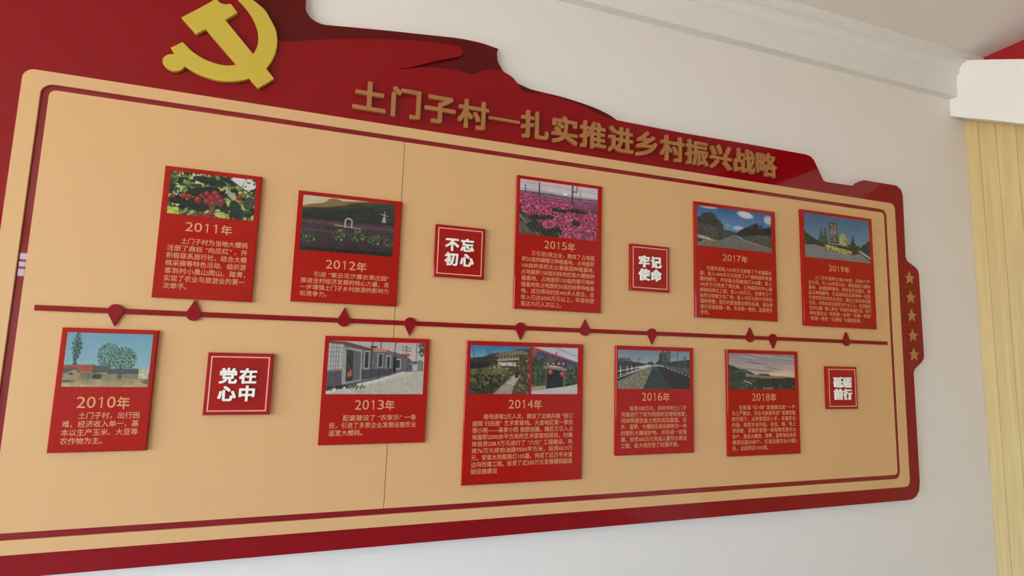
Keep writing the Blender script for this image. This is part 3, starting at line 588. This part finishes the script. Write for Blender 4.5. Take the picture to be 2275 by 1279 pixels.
def ph2018(p):
    p.grad(0, .7, (136, 128, 138), (206, 176, 156), .05, 8)
    for k in range(14): p.ell(p.r.rand(), .04 + .45 * p.r.rand(), .2, .02, [(112, 108, 120), (182, 168, 172), (196, 178, 172)][k % 3], .1, 0, 1)
    p.ell(.8, .55, .25, .1, (220, 184, 150), 0, 0, 1)
    p.poly([(0, .32), (.06, .35), (.16, .44), (.25, .46), (.33, .52), (.4, .6), (.48, .56), (.58, .57), (.64, .62), (.8, .63), (1, .66), (1, 1), (0, 1)], (52, 66, 56), .35, 12)
    p.poly([(.24, .56), (.4, .6), (.6, .62), (.9, .66), (.7, .7), (.4, .66), (.25, .64)], (142, 120, 104), .3, 24); p.line(.26, .52, .3, .62, .012, (176, 170, 156))
    p.line(.06, .52, .24, .5, .01, (120, 132, 116)); p.line(.2, .82, .52, .7, .01, (128, 132, 120)); p.line(.22, .76, .34, .84, .02, (168, 170, 158)); p.line(0, .85, .26, .8, .008, (100, 108, 98))
    p.poly([(.4, .72), (.7, .68), (1, .68), (1, .96), (.45, .92)], (40, 50, 42), .45, 22); p.poly([(.5, .94), (.66, .93), (.66, 1), (.5, 1)], (140, 96, 80), .3); p.scat(14, .1, .85, 1, 1, .01, .02, [(120, 112, 104), (90, 88, 80)], .5)
def ph2019(p):
    p.grad(0, .75, (58, 102, 142), (108, 146, 168), .05, 5)
    p.poly([(0, .4), (.04, .46), (.14, .56), (.2, .6), (.2, .72), (0, .76)], (48, 62, 48), .5, 30)
    for x, w, t in ((.25, .05, .3), (.31, .04, .3)): p.scat(420, x - w, t, x + w, .7, .004, .01, [(62, 92, 72), (78, 106, 84), (48, 70, 56)], .7, lambda a, b, x=x, w=w, t=t: abs(a - x) < w * (b - t) / (.7 - t) + .008)
    p.poly([(.37, .17), (.49, .15), (.51, .62), (.38, .62)], (72, 62, 58), .1)
    for k in range(9): p.rect(.385 + .004 * (k % 2), .2 + .045 * k, .485, .218 + .045 * k, (160, 150, 140), .9, 60)
    p.rect(.41, .6, .46, .74, (60, 62, 58)); p.ell(.43, .66, .02, .04, (180, 178, 170))
    p.scat(500, .64, .42, 1, .84, .005, .012, [(44, 58, 44), (54, 70, 50), (36, 46, 38)], .7, lambda a, b: b > .62 - .2 * math.exp(-((a - .73) / .03) ** 2) - .16 * math.exp(-((a - .98) / .07) ** 2))
    p.scat(90, 0, .42, .2, .72, .008, .02, [(44, 58, 44), (60, 78, 54)], .7, lambda a, b: b > .5 + .7 * a)
    p.scat(500, .52, .36, .64, .74, .004, .01, [(190, 176, 96), (168, 154, 84), (206, 194, 124), (120, 122, 72)], .7, lambda a, b: ((a - .58) / .055) ** 2 + ((b - .54) / .18) ** 2 < 1)
    p.poly([(.64, .72), (.7, .6), (.73, .5), (.77, .62), (.84, .68), (.9, .62), (.95, .52), (1, .5), (1, .86), (.64, .8)], (46, 58, 44), .4, 22)
    p.poly([(.2, .64), (.6, .66), (.9, .78), (.66, .82), (.2, .74)], (46, 56, 40), .3)
    p.poly([(0, .72), (.14, .7), (.28, .73), (.5, .82), (.7, .85), (.84, .8), (1, .96), (1, 1), (0, 1)], (122, 124, 126), .08, 12)
    for k in range(5): p.line(0, .78 + .05 * k, .7 + .06 * k, .87 + .045 * k, .005, (142, 140, 138))
    p.scat(420, .28, .68, .7, .84, .005, .013, [(206, 188, 92), (184, 164, 76), (150, 140, 70)], .7, lambda a, b: abs(b - (.62 + .28 * a)) < .045)
    p.poly([(.8, .74), (.84, .72), (1, .86), (1, .93)], (150, 154, 160), .08)

def photo(parent, name, fn, rect, yf, w, seed, label):
    x0, x1, z0, z1 = rect; h = max(20, int(round(w * (z1 - z0) / (x1 - x0))))
    p = Paint(w, h, seed); fn(p); a = p.out() / 255; a = (a * .86 + a.mean(-1, keepdims=True) * .14) * .94; a = a + .22 * (a - .42) * a
    a = np.where(a <= .04045, a / 12.92, ((a + .055) / 1.055) ** 2.4)
    me = bpy.data.meshes.new(name)
    xs = np.linspace(x0, x1, w); zs = np.linspace(z1, z0, h); off = wloc(parent)
    X, Z = np.meshgrid(xs, zs); co = np.stack([X, np.full(X.shape, yf), Z], -1).reshape(-1, 3) - np.array(off)
    idx = np.arange(w * h).reshape(h, w)
    q = np.stack([idx[:-1, :-1], idx[1:, :-1], idx[1:, 1:], idx[:-1, 1:]], -1).reshape(-1, 4)
    me.vertices.add(w * h); me.vertices.foreach_set('co', co.ravel())
    me.loops.add(q.size); me.loops.foreach_set('vertex_index', q.ravel())
    me.polygons.add(len(q)); me.polygons.foreach_set('loop_start', np.arange(0, q.size, 4)); me.polygons.foreach_set('loop_total', np.full(len(q), 4))
    me.update(calc_edges=True)
    at = me.color_attributes.new('print', 'FLOAT_COLOR', 'POINT')
    at.data.foreach_set('color', np.concatenate([a.reshape(-1, 3), np.ones((w * h, 1))], 1).ravel())
    me.materials.append(M_photo)
    o = bpy.data.objects.new(name, me); C.objects.link(o); o.parent = parent; o['label'] = label
    return o

# ------------------------------------------------------------------ plaques
TP = T2 + 0.010
def block(lines, x0, x1, zt, zb, lx, y):
    """justified paragraph: every line but the last is fitted to the width"""
    n = len(lines); pitch = (zt - zb) / (n - 1 + 0.80); em = pitch * 0.80 / 0.93
    parts = []; adv = None; ws = []
    for i, t in enumerate(lines):
        a, f = glyph(t, 0.012, 0.0, 2); w = a[:, 0].max() - a[:, 0].min(); xs = lx if i == 0 else x0
        full = i < n - 1
        if full: k = (x1 - xs) / w; ws.append(k)
        else: k = sum(ws) / len(ws)
        k = min(k, em * 1.35) if full else k
        zc = zt - pitch * i - pitch * 0.40
        V = np.stack([xs + (a[:, 0] - a[:, 0].min()) * k, y - a[:, 2], zc + (a[:, 1] - 0.385) * em], 1)
        parts.append((V.tolist(), f))
    return merge(*parts)
def year_text(yr, q, y):
    """four plain digits, then the year character"""
    x0, x1, z0, z1 = q; W = x1 - x0; H = z1 - z0; parts = []; adv = W / 5.32; cx = x0
    for ch in yr:
        if ch == '1':
            w = adv; b = 0.15 * adv
            pts = [(cx + .42 * w, z0), (cx + .42 * w + b, z0), (cx + .42 * w + b, z0 + H * .97), (cx + .40 * w + b * .4, z0 + H * .97), (cx + .16 * w, z0 + H * .80), (cx + .16 * w, z0 + H * .70), (cx + .42 * w, z0 + H * .82)]
            parts.append(([(x, y, z) for x, z in pts], [(0, 1, 2, 6), (6, 2, 3), (6, 3, 4, 5)]))
        else:
            a, f = glyph(ch, 0.004, 0, 5); parts.append(place(a, f, cx + .03 * adv, cx + .88 * adv, z0, z0 + H * .98, y, 0))
        cx += adv
    a, f = glyph('年', 0.022, 0, 4); parts.append(place(a, f, cx + .02 * adv, x1, z0 - .12 * H, z0 + H * .99, y, 0))
    return merge(*parts)
PL = [
 ('2010', (-.6208, -.4224, 1.5160, 1.2277), [(ph2010, (-.6085, -.4349, 1.5053, 1.3782), 'printed photo of a round tree and low village houses')],
  (-.5752, -.4686, 1.3561, 1.3294), (-.5979, -.4457, 1.3198, 1.2463, -.5682),
  ['土门子村，出行困', '难，经济收入单一，基', '本以生产玉米、大豆等', '农作物为主。'], 'tree and low village houses', 'at lower left'),
 ('2011', (-.4482, -.2217, 1.9345, 1.5967), [(ph2011, (-.4340, -.2360, 1.9232, 1.8117), 'printed photo of red cherries among leaves')],
  (-.3906, -.2833, 1.7942, 1.7703), (-.4257, -.2431, 1.7523, 1.6207, -.3965),
  ['土门子村为当地大樱桃', '注册了商标 “向应红” ，并', '积极联系旅行社、结合大樱', '桃采摘等特色活动、组织游', '客到村小黑山爬山、踏青，', '实现了农业与旅游业的第一', '次牵手。'], 'red cherries among leaves', 'above the bar at left'),
 ('2012', (-.1303, .1483, 1.9095, 1.6048), [(ph2012, (-.1173, .1288, 1.8983, 1.7462), 'printed photo of a dim purple field with a windmill')],
  (-.0485, .0596, 1.7245, 1.6997), (-.1087, .1238, 1.6897, 1.6214, -.0760),
  ['引进 “紫云花汐薰衣草庄园”', '推进全村经济发展的核心力量，进', '一步增强土门子乡村旅游的影响力', '和竞争力。'], 'purple field with a windmill and arch', 'above the bar over the panel joint'),
 ('2013', (-.0360, .2466, 1.5165, 1.2281), [(ph2013, (-.0249, .2336, 1.5041, 1.3614), 'printed photo of a grey village street')],
  (.0510, .1575, 1.3465, 1.3199), (-.0117, .2192, 1.3062, 1.2515, .0229),
  ['配套建设了 “农家乐” 一条', '街，引进了多家企业发展设施农业', '温室大樱桃。'], 'grey village street with houses', 'below the bar over the panel joint'),
 ('2014', (.3542, .7335, 1.5160, 1.1049), [(ph2014a, (.3684, .5547, 1.5033, 1.3621), 'printed photo of a hillside courtyard'), (ph2014b, (.5611, .7140, 1.5036, 1.3619), 'printed photo of a gate with red lanterns')],
  (.4897, .5962, 1.3457, 1.3197), (.3819, .7002, 1.3045, 1.1351, .4142),
  ['接待游客2万人次，建设了云南风格 “丽江', '庭院 归田居” 艺术家客栈。大连地区第一家民', '宿小院——吴家小院 宿愿创建。随后又引入占', '地面积2000余平方米的艺术家客栈项目。村集', '体投资208.9万元进行了 “六化” 工程建设，投', '资76万元修柏油路9500平方米，投资60.9万', '元，安装太阳能路灯105盏，完成了近万平米道', '边沟改建工程。投资了近200万元发展樱桃园基', '础设施建设'], 'hillside courtyard beside a lantern gate, two photos', 'tallest below the bar'),
 ('2015', (.4941, .7935, 2.0370, 1.6171), [(ph2015, (.5070, .7769, 2.0259, 1.8506), 'printed photo of rows of pink flowers')],
  (.5919, .6983, 1.8373, 1.8121), (.5192, .7679, 1.8012, 1.6274, .5500),
  ['又引进5家企业，建成了占地面', '积20亩的蝴蝶兰种植基地，占地面积', '100亩的有机无公害蔬菜种植基地，', '占地面积150亩的陆地优质大樱桃种', '植基地，占地面积150亩的碧可梅种', '植基地和占地面积50亩的树莓种植基', '地，成功带动村民400多人就业，总', '收入已达5000万元以上，年接待游', '客达70万人次以上。'], 'rows of pink flowers', 'above the bar near the middle'),
 ('2016', (.8437, 1.1451, 1.5158, 1.1702), [(ph2016, (.8553, 1.1288, 1.5033, 1.3785), 'printed photo of a walled canal with railings')],
  (.9436, 1.0493, 1.3670, 1.3405), (.8680, 1.1153, 1.3249, 1.1925, .8990),
  ['投资180万元，对村中的土门子', '河道进行了较为彻底的治理和修复，', '河岸两侧百亩土地形成及蔬菜、花', '卉、蓝莓、大樱桃及其他果树与一体', '的塑料大棚保护地，并形成一定规', '模。投资300万元完成人畜饮水建设', '工程，极大地改变了村里环境。'], 'walled canal with railings', 'below the bar right of the middle'),
 ('2017', (1.1495, 1.5129, 2.0304, 1.6211), [(ph2017, (1.1667, 1.4922, 2.0171, 1.8732), 'printed photo of a grey road under a blue sky')],
  (1.2714, 1.3809, 1.8513, 1.8277), (1.1747, 1.4889, 1.8044, 1.6332, 1.2032),
  ['村里先后投入50多万元修建了千米灌渠长', '廊；投入1000多万元完成了6个居民组所有道', '路的硬化；并安装太阳能路灯328盏；投入', '100多万元完成了观光路、土地面和村中心道', '两侧的绿化工程；投入150万元，全部在三个', '自然屯修建文化广场；投入78万元用于村民的', '福利待遇；现在村里道路治理处处通，道边绿', '旅行花连栋路一新，农业统一规划，监督管外', '考究。'], 'grey road under a blue sky', 'above the bar at right'),
 ('2018', (1.2754, 1.6001, 1.5150, 1.1518), [(ph2018, (1.2898, 1.5819, 1.5027, 1.3783), 'printed photo of dark hills under a dusk sky')],
  (1.3866, 1.4942, 1.3653, 1.3387), (1.2995, 1.5800, 1.3241, 1.1713, 1.3307),
  ['在街道 “红+绿” 发展模式和 “一产', '与三产融合，农业与旅游并进” 发展思路', '的引领下，从转变观念入手，丰富农业', '内涵，拓宽农业外延，在优、精、特上', '求突破，发展农家游一条街等农家乐20', '余户，建设大樱桃、草莓、蓝莓等各类采', '摘观光园30余个，打造设施农业大棚3', '处，总面积达1500亩。'], 'dark hills under a dusk sky', 'below the bar at right'),
 ('2019', (1.6272, 2.0044, 2.0562, 1.6117), [(ph2019, (1.6513, 1.9867, 2.0440, 1.8733), 'printed photo of a stone monument on a plaza')],
  (1.7652, 1.8718, 1.8507, 1.8267), (1.6622, 1.9769, 1.8054, 1.6343, 1.6940),
  ['土门子村流转土地4100亩，共成3个产', '业大花，引入20多家企业，建设蔬菜大棚种', '基地、金城园莓基地、和绿色农业园区，精', '品五种植基地，打造胡家西瓜基地等一批具', '代表性的休闲农业项目，通过土地流转问题', '引资，村民向成功转型为产业工人。在田园风', '光中过着 “靠八养五” 的城市幸福生活。接下', '来村里还以 “党家第一条街” “天鹅一条街”', '“民宿一条街” “石磨街” 为路径延伸。'], 'stone monument and yellow shrubs on a plaza', 'furthest right above the bar'),
]
for i, (yr, pr, phs, yrr, bd, lines, what, where) in enumerate(PL):
    x0, x1, z0, z1 = SF(*pr, TP)
    r = thing('timeline_plaque', ((x0 + x1) / 2, -T2, z0), 'red plaque headed %s年 with a photo of %s' % (yr, what), 'plaque', 'red year plaques on the beige timeline board')
    mobj('plaque_panel', bevel_slab(x0, x1, z0, z1, -T2 - 0.0005, -TP, 0.0015), M_pred, r)
    e = 0.004
    for fn, rc, lb in phs:
        q = SR(*rc, TP); photo(r, 'photo', fn, q, -TP - 0.0003, 176 if len(phs) == 1 else 120, 10 + i, lb)
    q = SR(yrr[0], yrr[1], yrr[2], yrr[3], TP)
    mobj('year_print', year_text(yr, q, -TP - 0.0003), M_year, r)['label'] = 'tan printed year %s年' % yr
    b0 = S((bd[0], bd[3]), TP); b1 = S((bd[1], bd[2]), TP); lx = S((bd[4], 1.5), TP)[0]
    mobj('text_print', block(lines, b0[0], b1[0], b1[1], b0[1], lx, -TP - 0.0003), M_print, r)['label'] = 'tan printed paragraph'

# ------------------------------------------------------------------ four slogan signs
TG = T2 + 0.012; TC = TG + 0.006
for chars, pr, where in (('党在心中', (-.3120, -.1582, 1.4649, 1.3095), 'leftmost, below the bar'), ('不忘初心', (.2470, .4006, 1.8544, 1.6980), 'above the bar at centre left'),
                         ('牢记使命', (.8952, 1.0513, 1.8555, 1.6985), 'above the bar at centre right'), ('砥砺前行', (1.7249, 1.8860, 1.4638, 1.3070), 'rightmost, below the bar')):
    x0, x1, z0, z1 = SF(*pr, TG); w, h = x1 - x0, z1 - z0
    s = thing('slogan_sign', ((x0 + x1) / 2, -T2, z0), 'small square red sign with raised white characters %s, %s' % (chars, where), 'sign', 'square red slogan signs on the beige board')
    mobj('sign_panel', bevel_slab(x0, x1, z0, z1, -T2 - 0.0005, -TG, 0.0015), M_sred, s)
    i0, i1 = 0.056, 0.074
    lo = [(x0 + i0 * w, z0 + i0 * h), (x1 - i0 * w, z0 + i0 * h), (x1 - i0 * w, z1 - i0 * h), (x0 + i0 * w, z1 - i0 * h)]
    li = [(x0 + i1 * w, z0 + i1 * h), (x1 - i1 * w, z0 + i1 * h), (x1 - i1 * w, z1 - i1 * h), (x0 + i1 * w, z1 - i1 * h)]
    mobj('border_line', prism([lo, li], -TG, -TG - 0.0004), M_line, s)['label'] = 'thin pale pink border line'
    for k, ch in enumerate(chars):
        cx = x0 + w * (0.335 if k % 2 == 0 else 0.635); cz = z1 - h * (0.368 if k < 2 else 0.652)
        a, f = glyph(ch, 0.036, 0.1, 4)
        hw, hh = w * 0.137, h * 0.1266
        v, f = place(a, f, cx - hw, cx + hw, cz - hh, cz + hh, -TC, TC - TG, (0.0, 1.0, -0.11, 0.87))
        mobj('raised_character', (v, f), M_white, s)['label'] = 'raised white character ' + ch
bpy.data.objects.remove(_fo)
